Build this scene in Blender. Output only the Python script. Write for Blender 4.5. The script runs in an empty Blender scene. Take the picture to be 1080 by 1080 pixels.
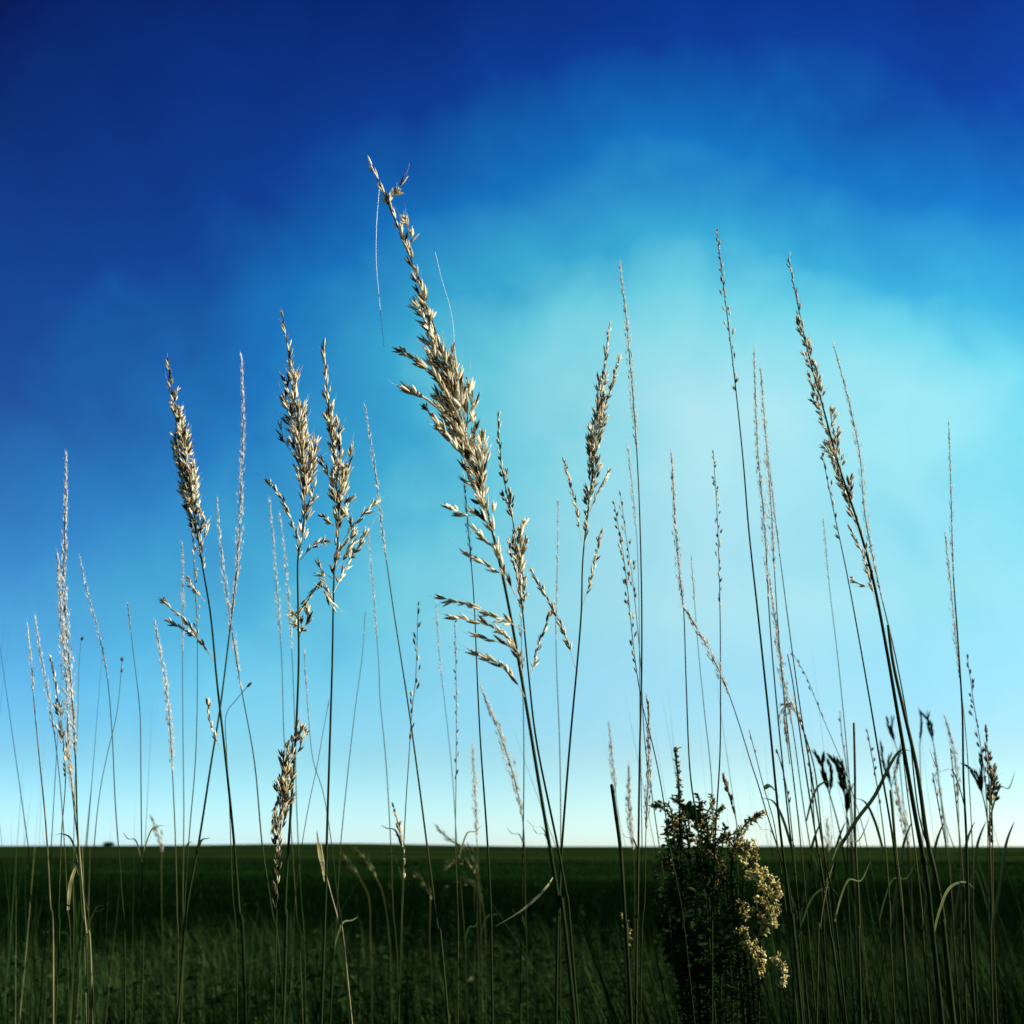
import bpy, math, random
import numpy as np
from mathutils import Vector, Matrix

random.seed(7)
RNG = np.random.default_rng(11)
S = bpy.context.scene
COL = S.collection
R = math.radians

# ------------------------------------------------------------------ camera
CAM_Z, PITCH, F = 1.05, R(17.2), 1139.0
cam = bpy.data.cameras.new('camera')
cam.sensor_width = 36.0
cam.lens = 36.0 * F / 1080.0
cam.clip_start, cam.clip_end = 0.02, 20000
cam.dof.use_dof = True
cam.dof.focus_distance = 0.82
cam.dof.aperture_fstop = 13
camo = bpy.data.objects.new('camera', cam)
COL.objects.link(camo)
camo.location = (0, 0, CAM_Z)
camo.rotation_euler = (R(90) + PITCH, 0, 0)
S.camera = camo
CP, SP = math.cos(PITCH), math.sin(PITCH)


def P(x, y, Y):
    """world point at forward distance Y for a spot measured in the photograph"""
    u, v = (x - 540) / F, (540 - y) / F
    dy, dz = CP - v * SP, SP + v * CP
    return Vector((u * Y / dy, Y, CAM_Z + dz * Y / dy))


# ------------------------------------------------------------------ light
SUN_AZ, SUN_EL = 93.0, 27.0
sun = bpy.data.lights.new('sun', 'SUN')
sun.energy, sun.angle, sun.color = 5.0, R(0.5), (1.0, 0.93, 0.80)
suno = bpy.data.objects.new('sun', sun)
COL.objects.link(suno)
sd = Vector((math.sin(R(SUN_AZ)) * math.cos(R(SUN_EL)), math.cos(R(SUN_AZ)) * math.cos(R(SUN_EL)), math.sin(R(SUN_EL))))
suno.rotation_euler = sd.to_track_quat('Z', 'Y').to_euler()
suno.location = sd * 50

S.view_settings.view_transform = 'Standard'
S.view_settings.look = 'None'
S.view_settings.exposure = 1.0
S.view_settings.gamma = 1.0


def lin(c):
    return tuple(((v / 255) / 12.92 if v / 255 <= .04045 else ((v / 255 + .055) / 1.055) ** 2.4) for v in c) + (1,)


world = bpy.data.worlds.new("World")
S.world = world
world.use_nodes = True
nt = world.node_tree
L = nt.links.new
bg = nt.nodes['Background']
bg.inputs[1].default_value = 0.1


def M(op, a, b=None, c=None, clamp=False):
    n = nt.nodes.new('ShaderNodeMath')
    n.operation = op
    n.use_clamp = clamp
    for i, v in enumerate((a, b, c)):
        if v is None:
            continue
        if isinstance(v, (int, float)):
            n.inputs[i].default_value = v
        else:
            L(v, n.inputs[i])
    return n.outputs[0]


def ramp(tree, stops, fac, interp='LINEAR'):
    n = tree.nodes.new('ShaderNodeValToRGB')
    cr = n.color_ramp
    cr.interpolation = interp
    while len(cr.elements) < len(stops):
        cr.elements.new(0.5)
    for e, (p, c) in zip(cr.elements, stops):
        e.position = p
        e.color = tuple(c)[:3] + (1,)
    tree.links.new(fac, n.inputs[0])
    return n.outputs[0]


def mixc(tree, mode, fac, a, b):
    n = tree.nodes.new('ShaderNodeMix')
    n.data_type = 'RGBA'
    n.blend_type = mode
    n.clamp_factor = True
    for sock, v in ((n.inputs[0], fac), (n.inputs[6], a), (n.inputs[7], b)):
        if isinstance(v, (int, float)):
            sock.default_value = v
        elif isinstance(v, tuple):
            sock.default_value = v
        else:
            tree.links.new(v, sock)
    return n.outputs[2]


sky = nt.nodes.new('ShaderNodeTexSky')
sky.sky_type = 'NISHITA'
sky.sun_disc = False
sky.sun_elevation = R(SUN_EL)
sky.sun_rotation = R(SUN_AZ)
sky.ozone_density = 4
sky.dust_density = 0.3
tc = nt.nodes.new('ShaderNodeTexCoord')
sx = nt.nodes.new('ShaderNodeSeparateXYZ')
L(tc.outputs['Generated'], sx.inputs[0])
az = M('MULTIPLY', M('ARCTAN2', sx.outputs[0], sx.outputs[1]), 180 / math.pi)
el = M('MULTIPLY', M('ARCSINE', sx.outputs[2]), 180 / math.pi)
elp = M('MAXIMUM', el, 0.0)
# thin high veil of cirrus: brightest round one direction, patchy
noi = nt.nodes.new('ShaderNodeTexNoise')
noi.inputs['Scale'].default_value = 4.2
noi.inputs['Detail'].default_value = 4.5
noi.inputs['Roughness'].default_value = 0.5
L(tc.outputs['Generated'], noi.inputs['Vector'])
nz = M('MULTIPLY', M('SUBTRACT', noi.outputs[0], 0.5), 0.62)
daz = M('SUBTRACT', az, 10.5)
dl = M('DIVIDE', M('MAXIMUM', M('MULTIPLY', daz, -1.0), 0.0), 17.0)
dr = M('DIVIDE', M('MAXIMUM', daz, 0.0), 26.0)
du = M('DIVIDE', M('MAXIMUM', M('SUBTRACT', el, 22.0), 0.0), 9.0)
dh = M('ADD', dl, dr)
d = M('SQRT', M('ADD', M('MULTIPLY', dh, dh), M('ADD', M('MULTIPLY', du, du), M('MULTIPLY', M('MULTIPLY', du, dr), 1.6))))
low = nt.nodes.new('ShaderNodeMapRange')
low.interpolation_type = 'SMOOTHSTEP'
for i, v in enumerate((4.0, 24.0, 0.5, 1.0)):
    low.inputs[i + 1].default_value = v
L(el, low.inputs[0])
noi2 = nt.nodes.new('ShaderNodeTexNoise')
noi2.inputs['Scale'].default_value = 13
noi2.inputs['Detail'].default_value = 5
noi2.inputs['Distortion'].default_value = .4
L(tc.outputs['Generated'], noi2.inputs['Vector'])
d = M('ADD', M('ADD', M('MULTIPLY', d, low.outputs[0]), nz), M('MULTIPLY', M('SUBTRACT', noi2.outputs[0], 0.5), 0.45))
tone = ramp(nt, [(p / 4.0, lin(c)) for p, c in (
    (0.0, (172, 225, 234)), (.4, (142, 215, 228)), (.73, (104, 200, 219)), (1.0, (54, 164, 207)), (1.5, (18, 110, 186)),
    (2.05, (10, 55, 146)), (3.0, (5, 17, 90)), (4.0, (3, 9, 66)))], M('DIVIDE', d, 4.0))
tone = mixc(nt, 'MIX', M('MULTIPLY', M('EXPONENT', M('DIVIDE', elp, -9.0)), M('MINIMUM', M('ADD', 0.5, M('MULTIPLY', dl, 0.5)), 0.85)), tone, lin((92, 198, 232)))
hz = M('MULTIPLY', M('EXPONENT', M('DIVIDE', elp, -4.0)), M('SUBTRACT', 0.97, M('MULTIPLY', M('MINIMUM', dl, 2.0), 0.18)))
tone = mixc(nt, 'MIX', hz, tone, lin((230, 246, 230)))
tone = mixc(nt, 'MULTIPLY', 1.0, tone, (5.0, 5.0, 5.0, 1))
# the sky model itself, relative to its mean at each elevation, carries the sun-side brightening
nb = ramp(nt, [(p / 90.0, tuple(3 * v for v in c)) for p, c in (
    (0.4, (.405, .403, .302)), (4.4, (.307, .44, .478)), (11.7, (.157, .283, .448)), (19.2, (.106, .201, .363)),
    (26.7, (.082, .157, .302)), (33.8, (.068, .133, .263)), (40.5, (.06, .118, .238)), (90, (.05, .10, .2)))], M('DIVIDE', elp, 90.0))
rel = mixc(nt, 'DIVIDE', 1.0, sky.outputs[0], mixc(nt, 'MULTIPLY', 1.0, nb, (3.333, 3.333, 3.333, 1)))
L(mixc(nt, 'MULTIPLY', 1.0, tone, rel), bg.inputs[0])


# ------------------------------------------------------------------ materials
def new_mat(name):
    m = bpy.data.materials.new(name)
    m.use_nodes = True
    t = m.node_tree
    return m, t, t.nodes['Principled BSDF'], t.nodes['Material Output']


def tone_mat(name, stops, rough=0.6, transl=0.0, scale=60, amt=.25, spec=.3):
    """colour from the mesh's per-piece 'tone' plus fine mottling; thin parts let some light through"""
    m, t, b, out = new_mat(name)
    at = t.nodes.new('ShaderNodeAttribute')
    at.attribute_name = 'tone'
    tcn = t.nodes.new('ShaderNodeTexCoord')
    n = t.nodes.new('ShaderNodeTexNoise')
    n.inputs['Scale'].default_value = scale
    n.inputs['Detail'].default_value = 3
    t.links.new(tcn.outputs['Object'], n.inputs['Vector'])
    ma = t.nodes.new('ShaderNodeMath')
    ma.operation = 'MULTIPLY_ADD'
    t.links.new(n.outputs[0], ma.inputs[0])
    ma.inputs[1].default_value = amt
    sub = t.nodes.new('ShaderNodeMath')
    sub.operation = 'SUBTRACT'
    t.links.new(at.outputs['Fac'], sub.inputs[0])
    sub.inputs[1].default_value = amt / 2
    t.links.new(sub.outputs[0], ma.inputs[2])
    c = ramp(t, stops, ma.outputs[0])
    t.links.new(c, b.inputs['Base Color'])
    b.inputs['Roughness'].default_value = rough
    b.inputs['Specular IOR Level'].default_value = spec
    if transl:
        tr = t.nodes.new('ShaderNodeBsdfTranslucent')
        t.links.new(c, tr.inputs[0])
        mx = t.nodes.new('ShaderNodeMixShader')
        mx.inputs[0].default_value = transl
        t.links.new(b.outputs[0], mx.inputs[1])
        t.links.new(tr.outputs[0], mx.inputs[2])
        t.links.new(mx.outputs[0], out.inputs['Surface'])
    return m


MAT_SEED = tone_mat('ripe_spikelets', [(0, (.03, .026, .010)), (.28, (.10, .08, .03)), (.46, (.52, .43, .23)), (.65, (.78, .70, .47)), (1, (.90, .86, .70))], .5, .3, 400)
MAT_PALE = tone_mat('silky_spikelets', [(0, (.10, .09, .05)), (.4, (.50, .46, .36)), (.7, (.78, .75, .66)), (1, (.88, .87, .82))], .5, .55, 400)
MAT_STEM = tone_mat('stem_skin', [(0, (.006, .013, .004)), (.4, (.016, .030, .008)), (.7, (.09, .085, .03)), (1, (.45, .38, .2))], .7, 0, 30, .2, .03)
MAT_LEAF = tone_mat('leaf_skin', [(0, (.003, .010, .002)), (.4, (.010, .032, .006)), (.7, (.035, .065, .016)), (1, (.42, .40, .20))], .8, .22, 40, .2, .03)
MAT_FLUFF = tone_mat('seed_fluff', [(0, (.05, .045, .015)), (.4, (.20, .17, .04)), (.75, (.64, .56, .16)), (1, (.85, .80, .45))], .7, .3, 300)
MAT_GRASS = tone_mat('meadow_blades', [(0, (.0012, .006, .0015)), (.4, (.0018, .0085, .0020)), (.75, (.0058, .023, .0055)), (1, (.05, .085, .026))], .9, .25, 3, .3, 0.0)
MAT_SILK = tone_mat('silk', [(0, (.7, .75, .8)), (1, (.9, .93, .95))], .25, .2, 50, .1, .6)


# ------------------------------------------------------------------ mesh helpers
class MB:
    def __init__(s):
        s.v, s.f, s.t = [], [], []

    def ring(s, c, a, b, r, n, tone, flat=1.0):
        i0 = len(s.v)
        for k in range(n):
            q = 2 * math.pi * k / n
            s.v.append(c + a * (math.cos(q) * r) + b * (math.sin(q) * r * flat))
            s.t.append(tone)
        return i0

    def tube(s, pts, rad, n=6, tone=.5, tone2=None):
        m = len(pts)
        prev = None
        up = Vector((0.13, 1, 0.07))
        for i, p in enumerate(pts):
            d_ = (pts[min(i + 1, m - 1)] - pts[max(i - 1, 0)])
            if d_.length < 1e-9:
                d_ = Vector((0, 0, 1))
            d_.normalize()
            a = d_.cross(up)
            if a.length < 1e-3:
                a = d_.cross(Vector((1, 0, 0)))
            a.normalize()
            b = d_.cross(a)
            tn = tone if tone2 is None else tone + (tone2 - tone) * i / max(1, m - 1)
            i0 = s.ring(p, a, b, rad[i], n, tn)
            if prev is not None:
                for k in range(n):
                    s.f.append((prev + k, prev + (k + 1) % n, i0 + (k + 1) % n, i0 + k))
            prev = i0
        s.v.append(pts[-1] + (pts[-1] - pts[-2]).normalized() * rad[-1])
        s.t.append(tone if tone2 is None else tone2)
        for k in range(n):
            s.f.append((prev + k, prev + (k + 1) % n, len(s.v) - 1))

    def lens(s, base, d_, ln, w, tone, flat=.7, n=5):
        """one pointed glume"""
        d_ = d_.normalized()
        a = d_.cross(Vector((random.uniform(-1, 1), random.uniform(-1, 1), random.uniform(-1, 1))))
        if a.length < 1e-4:
            a = d_.cross(Vector((1, 0, 0)))
        a.normalize()
        b = d_.cross(a)
        bend = a * (random.uniform(-.06, .06) * ln)
        i0 = len(s.v)
        s.v.append(base.copy())
        s.t.append(tone * .8)
        rr = []
        for q, k in ((.2, .7), (.45, 1.0), (.75, .58)):
            rr.append(s.ring(base + d_ * (ln * q) + bend * (q * q), a, b, w * k * .5, n, tone, flat))
        s.v.append(base + d_ * ln + bend)
        s.t.append(min(1, tone * 1.15))
        e = len(s.v) - 1
        for k in range(n):
            k2 = (k + 1) % n
            s.f.append((i0, rr[0] + k2, rr[0] + k))
            s.f.append((rr[0] + k, rr[0] + k2, rr[1] + k2, rr[1] + k))
            s.f.append((rr[1] + k, rr[1] + k2, rr[2] + k2, rr[2] + k))
            s.f.append((rr[2] + k, rr[2] + k2, e))

    def hair(s, base, d_, ln, r, tone):
        d_ = d_.normalized()
        side = d_.cross(Vector((random.uniform(-1, 1), random.uniform(-1, 1), .3))).normalized()
        p = [base, base + d_ * ln * .5 + side * ln * .04, base + d_ * ln + side * ln * random.uniform(-.15, .2)]
        s.tube(p, [r, r * .8, r * .4], 3, tone)

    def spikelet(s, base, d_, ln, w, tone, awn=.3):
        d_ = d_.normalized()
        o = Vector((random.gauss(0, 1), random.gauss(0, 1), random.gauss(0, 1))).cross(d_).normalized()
        dk = max(0, min(1, tone - random.uniform(.2, .42)))  # random darker glume tone, shade put into the colour for unlit undersides
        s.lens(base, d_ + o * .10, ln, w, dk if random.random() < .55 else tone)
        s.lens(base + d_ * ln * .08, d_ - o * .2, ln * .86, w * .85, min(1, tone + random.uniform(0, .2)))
        if random.random() < awn:
            s.hair(base + d_ * ln * .9, d_ + o * random.uniform(-.3, .3), ln * random.uniform(.5, 1.1), w * .045, .8)

    def blade(s, pts, w, normal, tone, fold=.25):
        """tapered leaf strip with a folded midrib; w = half widths"""
        prev = None
        m = len(pts)
        for i, p in enumerate(pts):
            d_ = (pts[min(i + 1, m - 1)] - pts[max(i - 1, 0)]).normalized()
            sd_ = d_.cross(normal).normalized()
            nn = sd_.cross(d_)
            i0 = len(s.v)
            s.v += [p - sd_ * w[i] + nn * w[i] * fold, p.copy(), p + sd_ * w[i] + nn * w[i] * fold]
            s.t += [tone, tone * .85, tone]
            if prev is not None:
                s.f += [(prev, prev + 1, i0 + 1, i0), (prev + 1, prev + 2, i0 + 2, i0 + 1)]
            prev = i0

    def build(s, name, mat, parent=None, origin=None, label=None):
        me = bpy.data.meshes.new(name)
        o_ = origin or Vector((0, 0, 0))
        me.from_pydata([tuple(v - o_) for v in s.v], [], s.f)
        at = me.attributes.new('tone', 'FLOAT', 'POINT')
        at.data.foreach_set('value', s.t)
        me.polygons.foreach_set('use_smooth', [True] * len(me.polygons))
        me.materials.append(mat)
        ob = bpy.data.objects.new(name, me)
        COL.objects.link(ob)
        if parent:
            ob.parent = parent
        elif origin:
            ob.location = origin
        if label:
            ob['label'] = label
        return ob


def spline(pts, step=5):
    out = []
    n = len(pts)
    for i in range(n - 1):
        p0, p1, p2, p3 = pts[max(i - 1, 0)], pts[i], pts[i + 1], pts[min(i + 2, n - 1)]
        for k in range(step):
            t = k / step
            out.append(.5 * ((2 * p1) + (p2 - p0) * t + (2 * p0 - 5 * p1 + 4 * p2 - p3) * t * t + (3 * p1 - p0 - 3 * p2 + p3) * t ** 3))
    out.append(pts[-1].copy())
    return out


def arclen(pts):
    a = [0]
    for i in range(1, len(pts)):
        a.append(a[-1] + (pts[i] - pts[i - 1]).length)
    return a


def sample(pts, al, s_):
    s_ = max(0, min(al[-1], s_))
    for i in range(1, len(pts)):
        if al[i] >= s_:
            t = (s_ - al[i - 1]) / max(1e-9, al[i] - al[i - 1])
            return pts[i - 1].lerp(pts[i], t), (pts[i] - pts[i - 1]).normalized()
    return pts[-1], (pts[-1] - pts[-2]).normalized()


def perp(d_, phi):
    a = d_.cross(Vector((0, 1, 0)))
    if a.length < 1e-4:
        a = d_.cross(Vector((1, 0, 0)))
    a.normalize()
    b = d_.cross(a).normalized()
    return a * math.cos(phi) + b * math.sin(phi)


def thing(name, label, cat, loc, group=None):
    o = bpy.data.objects.new(name, None)
    COL.objects.link(o)
    o.location = loc
    o.empty_display_size = .05
    o['label'] = label
    o['category'] = cat
    if group:
        o['group'] = group
    return o


def tag(o, label, cat, group=None):
    o['label'], o['category'] = label, cat
    if group:
        o['group'] = group


# ------------------------------------------------------------------ seed heads
def rtone(mean, sd_=.2):
    return max(0, min(1, random.gauss(mean, sd_)))


def branch_into(mb, base, d0, d1, ln, spl, spw, tone, awn=.35, first=.12):
    """short side branch that starts along d0 and ends along d1, spikelets all along it"""
    n = max(2, int(ln / (spl * .5)))
    pts = []
    p = base.copy()
    st = ln / n
    for i in range(n + 1):
        pts.append(p.copy())
        p = p + (d0.lerp(d1, i / n)).normalized() * st
    mb.tube(pts, [spw * .13 * (1 - .5 * i / n) for i in range(n + 1)], 4, .5)
    for i in range(n + 1):
        if i / n < first:
            continue
        dd = (pts[min(i + 1, n)] - pts[max(0, i - 1)]).normalized()
        for _ in range(1 if random.random() < .35 else 2):
            sp = dd + perp(dd, random.uniform(0, 6.28)) * random.uniform(.18, .62)
            ped = sp.normalized() * spl * random.uniform(0, .25)
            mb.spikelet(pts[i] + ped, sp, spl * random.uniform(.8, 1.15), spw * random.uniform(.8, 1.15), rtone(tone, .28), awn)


def prof(t, peak=.35, taper=.85):
    """half-width of a seed head from its base (0) to its tip (1)"""
    return (t / peak) ** .7 if t < peak else max(.0, 1 - (t - peak) / (1 - peak)) ** taper


def heavy_head(mb, axis, w, spl, spw, tone=.58, dens=1.0, bias=None, peak=.35, gaps=(), taper=1.45):
    al = arclen(axis)
    T = al[-1]
    s_ = 0
    while s_ < T:
        t = s_ / T
        p, d_ = sample(axis, al, s_)
        ww = w * max(.10, prof(t, peak, taper))
        if not any(a < t < b for a, b in gaps):
            k = max(1, int(round(dens * (1 + 2.2 * ww / (spl * 1.6)) * random.uniform(.6, 1.2))))
            for _ in range(k):
                phi = random.uniform(0, 6.28)
                rad = perp(d_, phi)
                if bias is not None:
                    rad = (rad + bias * .55).normalized()
                    rad = (rad - d_ * rad.dot(d_)).normalized()
                ang = random.uniform(.22, .5)
                ln = ww / math.sin(ang) * random.uniform(.55, 1.1)
                d0 = d_ * math.cos(ang) + rad * math.sin(ang)
                if ln < spl * 1.5:
                    off = rad * (ww * random.uniform(0, .5))
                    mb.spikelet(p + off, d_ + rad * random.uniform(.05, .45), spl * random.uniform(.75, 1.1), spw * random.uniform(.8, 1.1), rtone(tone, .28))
                else:
                    ln = min(ln, spl * 5.5)
                    branch_into(mb, p, d0, (d_ + rad * .15).normalized(), ln, spl, spw, tone)
        s_ += spl * .62 / max(.3, dens ** .5)


def fine_head(mb, axis, w, spl, spw, tone=.7, dens=1.0, hairs=.5, peak=.3):
    al = arclen(axis)
    T = al[-1]
    s_ = 0
    while s_ < T:
        t = s_ / T
        p, d_ = sample(axis, al, s_)
        ww = w * max(.1, prof(t, peak))
        for _ in range(1 + (random.random() < .5 * dens)):
            rad = perp(d_, random.uniform(0, 6.28))
            off = rad * ww * random.uniform(.1, .9)
            bp = p + off + d_ * random.uniform(0, spl)
            if off.length > spl * .4:
                mb.tube([p - d_ * spl * .5, bp], [spw * .07, spw * .05], 3, .6)
            mb.lens(bp, d_ + rad * random.uniform(-.05, .3), spl * random.uniform(.7, 1.1), spw * random.uniform(.7, 1.1), rtone(tone, .22), n=4)
            if random.random() < hairs:
                mb.hair(bp + d_ * spl * .6, d_ + rad * random.uniform(.1, .6), spl * random.uniform(.7, 1.6), spw * .06, .9)
        s_ += spl * .5 / dens


def sparse_head(mb, axis, w, spl, spw, tone=.4, dens=1.0):
    al = arclen(axis)
    T = al[-1]
    s_ = 0
    while s_ < T:
        p, d_ = sample(axis, al, s_)
        t = s_ / T
        ww = w * max(.2, prof(t, .3))
        rad = perp(d_, random.uniform(0, 6.28))
        bp = p + rad * ww * random.uniform(.1, 1) + d_ * ww
        mb.tube([p, p.lerp(bp, .6), bp], [spw * .09, spw * .07, spw * .06], 3, .5)
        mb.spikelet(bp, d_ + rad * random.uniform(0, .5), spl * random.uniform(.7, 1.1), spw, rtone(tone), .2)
        s_ += spl * random.uniform(.5, 1.6) / dens


# ------------------------------------------------------------------ grass stalks
GROUP = 'grass stalks rising out of the meadow'


def root_points(p0, p1):
    """carry a stalk from its lowest visible point p0 (next one p1) down to the ground"""
    d_ = p0 - p1
    k = p0.z / max(1e-3, abs(d_.z))
    dx, dy = d_.x * k, d_.y * k
    lim = .22
    dx = max(-lim, min(lim, dx * .55))
    dy = max(-lim, min(lim, dy * .55))
    base = Vector((p0.x + dx, p0.y + dy, 0))
    mid = p0.lerp(base, .5) + Vector((dx * .12, dy * .12, 0))
    return [base, mid]


def stalk(label, Y, pts, kind='F', h0=None, w=6, sp=(9, 2.2), r=(2.0, .7), tone=None, dens=1.0, dy=None, stem_tone=None,
          peak=None, branches=(), bias=0, leaves=(), nodes=True, hairs=.9, mat=None, taper=1.2, gaps=()):
    """pts: base -> tip as measured on the photograph; h0: the head starts above this height (y) ; sizes in photo px"""
    px = Y / F
    n = len(pts)
    mat_ = mat
    if dy is None:
        dy = random.uniform(-.06, .06) * Y
    depth = [Y + dy * (i / (n - 1)) ** 1.5 for i in range(n)]
    vis = [P(x, y, dd) for (x, y), dd in zip(pts, depth)]
    rp = root_points(vis[0], vis[1])
    base = rp[0]
    ph1, ph2, am = random.uniform(0, 6.28), random.uniform(0, 6.28), px * random.uniform(.5, 1.5)
    for i_, v_ in enumerate(vis):
        if 0 < i_:
            v_.x += am * math.sin(i_ * 1.7 + ph1)
            v_.y += am * 2 * math.sin(i_ * 1.3 + ph2)
    allp = spline([rp[0], rp[1]] + vis, 6)
    al = arclen(allp)
    T = al[-1]
    if not leaves and nodes and random.random() < (.55 if pts[0][0] > 800 else .28):
        leaves = []
        for _ in range(random.choice((1, 1, 2))):
            yy = random.uniform(840, 1010)
            k_ = min(range(len(pts)), key=lambda q_: abs(pts[q_][1] - yy))
            k_ = max(0, min(len(pts) - 2, k_ if pts[k_][1] >= yy else k_ - 1))
            (xa, ya), (xb, yb) = pts[k_], pts[k_ + 1]
            f_ = max(0, min(1, (ya - yy) / max(1, ya - yb)))
            x0 = xa + (xb - xa) * f_
            sg, ln_px = random.choice((-1, 1)), random.uniform(35, 85)
            if x0 < 830:
                yy0, yy = yy, max(yy, 905)
                x0 += (xa - xb) * (yy - yy0) / max(1, ya - yb)
                ln_px *= .55
            hook = random.uniform(-.4, .12) if x0 > 800 else random.uniform(-.2, .05)
            leaves.append(([(x0, yy), (x0 + sg * ln_px * .10, yy - ln_px * .4), (x0 + sg * ln_px * .24, yy - ln_px * .72), (x0 + sg * ln_px * .46, yy - ln_px * (.8 + hook * .3)), (x0 + sg * ln_px * .62, yy - ln_px * (.78 - hook))],
                           random.uniform(1.2, 2.5), random.choice((.12, .2, .3, .3, .5, .8))))
    root = thing('grass_stalk', label, 'grass stalk', base, GROUP)
    mb = MB()
    rad = []
    for a in al:
        t = a / T
        rad.append(px * .5 * (r[0] * 1.12 + (r[1] - r[0] * 1.12) * t ** 1.3))
    st = stem_tone if stem_tone is not None else random.uniform(.18, .38)
    mb.tube(allp, rad, 7, st, min(1, st + .4))
    if nodes:
        for q in (.12, .27, .44, .62):
            q += random.uniform(-.05, .05)
            p, d_ = sample(allp, al, q * T)
            rr = px * .5 * (r[0] * 1.12 + (r[1] - r[0] * 1.12) * q ** 1.3)
            mb.tube([p - d_ * rr * 2.2, p - d_ * rr, p + d_ * rr, p + d_ * rr * 2.2], [rr * .9, rr * 1.45, rr * 1.4, rr * .9], 7, st * .6)
    mb.build('stem', MAT_STEM, root, base)
    spl, spw = sp[0] * px, sp[1] * px
    if h0 is not None:
        hp = [p for p in spline(vis, 6)]
        # split where the projected height passes h0
        ys = []
        sv = spline([Vector((x, y, 0)) for x, y in pts], 6)
        axis = [p for p, q in zip(hp, sv) if q.y <= h0]
        if len(axis) < 3:
            axis = hp[-3:]
        h = MB()
        if kind == 'H':
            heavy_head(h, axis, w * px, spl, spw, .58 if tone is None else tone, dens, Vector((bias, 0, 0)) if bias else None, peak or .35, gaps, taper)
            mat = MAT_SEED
        elif kind == 'F':
            fine_head(h, axis, w * px, spl * .7, spw * .66, .8 if tone is None else min(.95, tone + .13), dens * 1.35, hairs, peak or .3)
            mat = MAT_PALE
        elif kind == 'N':
            sparse_head(h, axis, w * px, spl, spw, .42 if tone is None else tone, dens)
            mat = MAT_SEED
        mat = mat_ or mat
        hd = h.build('seed_head', mat, root, base)
        for bpts in branches:
            b = MB()
            bw = [P(x, y, depth[-1] + random.uniform(-.01, .015)) for x, y in bpts]
            bs = spline(bw, 4)
            m = len(bs)
            b.tube(bs, [max(.00014, spw * .14 * (1 - .5 * i / m)) for i in range(m)], 4, .5)
            ba = arclen(bs)
            q = ba[-1] * .18 if len(bpts) > 2 else ba[-1] * .4
            while q < ba[-1]:
                p, d_ = sample(bs, ba, q)
                for _ in range(random.choice((1, 1, 2))):
                    dd = d_ + perp(d_, random.uniform(0, 6.28)) * random.uniform(.1, .5)
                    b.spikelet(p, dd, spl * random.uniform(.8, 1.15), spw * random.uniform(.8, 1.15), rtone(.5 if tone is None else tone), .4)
                q += spl * random.uniform(.35, .7)
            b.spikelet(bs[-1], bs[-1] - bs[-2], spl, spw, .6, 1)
            bo = b.build('side_branch', mat, hd, base)
    for lf in leaves:
        lp, lw = lf[0], lf[1]
        ltone = lf[2] if len(lf) > 2 else .4
        q = [P(x, y, Y + k * .02) for k, (x, y) in enumerate(lp)]
        sp_ = spline(q, 6)
        m = len(sp_)
        b = MB()
        b.blade(sp_, [px * lw * .5 * (max(.06, math.sin(math.pi * min(1, .18 + .82 * i / (m - 1))) ** .7)) for i in range(m)], Vector((.25, -1, .5)).normalized(), ltone)
        b.build('leaf_blade', MAT_LEAF, root, base)
    return root


def ST(*a, **k):
    return stalk(*a, **k)


# ---- the big ripe heads
ST('tallest and nearest stalk, with the largest ripe tan seed head, leaning left', .65,
   [(603, 1045), (590, 950), (570, 830), (550, 720), (530, 610), (505, 500), (480, 420), (455, 340), (428, 260), (393, 175)],
   'H', 600, 23, (18.5, 3.9), (7, 1.3), .66, 1.15, dy=-.03, bias=-.5, peak=.22, stem_tone=.16,
   branches=[((487, 445), (465, 405), (447, 385), (424, 371)), ((492, 470), (472, 440), (455, 424), (433, 413)), ((500, 500), (480, 470), (460, 445), (450, 430)),
             ((520, 560), (506, 545), (492, 543), (478, 537)), ((512, 520), (500, 480), (482, 462), (470, 455)),
             ((553, 665), (528, 652), (500, 640), (468, 631)), ((545, 630), (532, 608), (515, 598), (499, 588)), ((548, 690), (530, 668), (515, 660), (485, 652)),
             ((552, 715), (545, 690), (533, 680), (508, 672)), ((553, 735), (545, 720), (525, 700), (507, 692)), ((535, 620), (528, 590), (518, 575), (505, 562)),
             ((545, 620), (550, 590), (548, 570), (551, 555)), ((410, 215), (412, 208), (418, 203), (421, 198)), ((430, 262), (434, 250), (430, 240), (428, 232))])
ST('narrow loose seed head just right of the tallest stalk, stems side by side', .80,
   [(607, 1045), (594, 930), (568, 790), (559, 718), (549, 631), (541, 553), (531, 498), (525, 440)],
   'H', 650, 9, (11, 3.0), (5, 1), .5, .8, dy=.05, stem_tone=.2, peak=.25, gaps=((.3, .4),),
   branches=[((549, 640), (546, 610), (540, 590), (537, 575)), ((552, 650), (553, 620), (551, 600), (554, 572))])
ST('stalk with a compact tan head forking into a left prong, right of the tallest stalk', .85,
   [(587, 1045), (589, 960), (593, 900), (601, 790), (608, 700), (613, 645), (615, 600), (617, 565), (622, 520), (631, 440), (643, 345)],
   'H', 580, 11, (11.5, 2.6), (4.6, .9), .63, 1.1, taper=.9, dy=.05, peak=.4, stem_tone=.18,
   branches=[((613, 570), (609, 540), (603, 515), (595, 488)), ((630, 460), (638, 430), (646, 405), (653, 378)), ((614, 640), (625, 605), (634, 565)),
             ((607, 705), (597, 672), (582, 640), (563, 606)), ((560, 715), (568, 680), (582, 643)), ((622, 540), (632, 515), (640, 500))])
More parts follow.
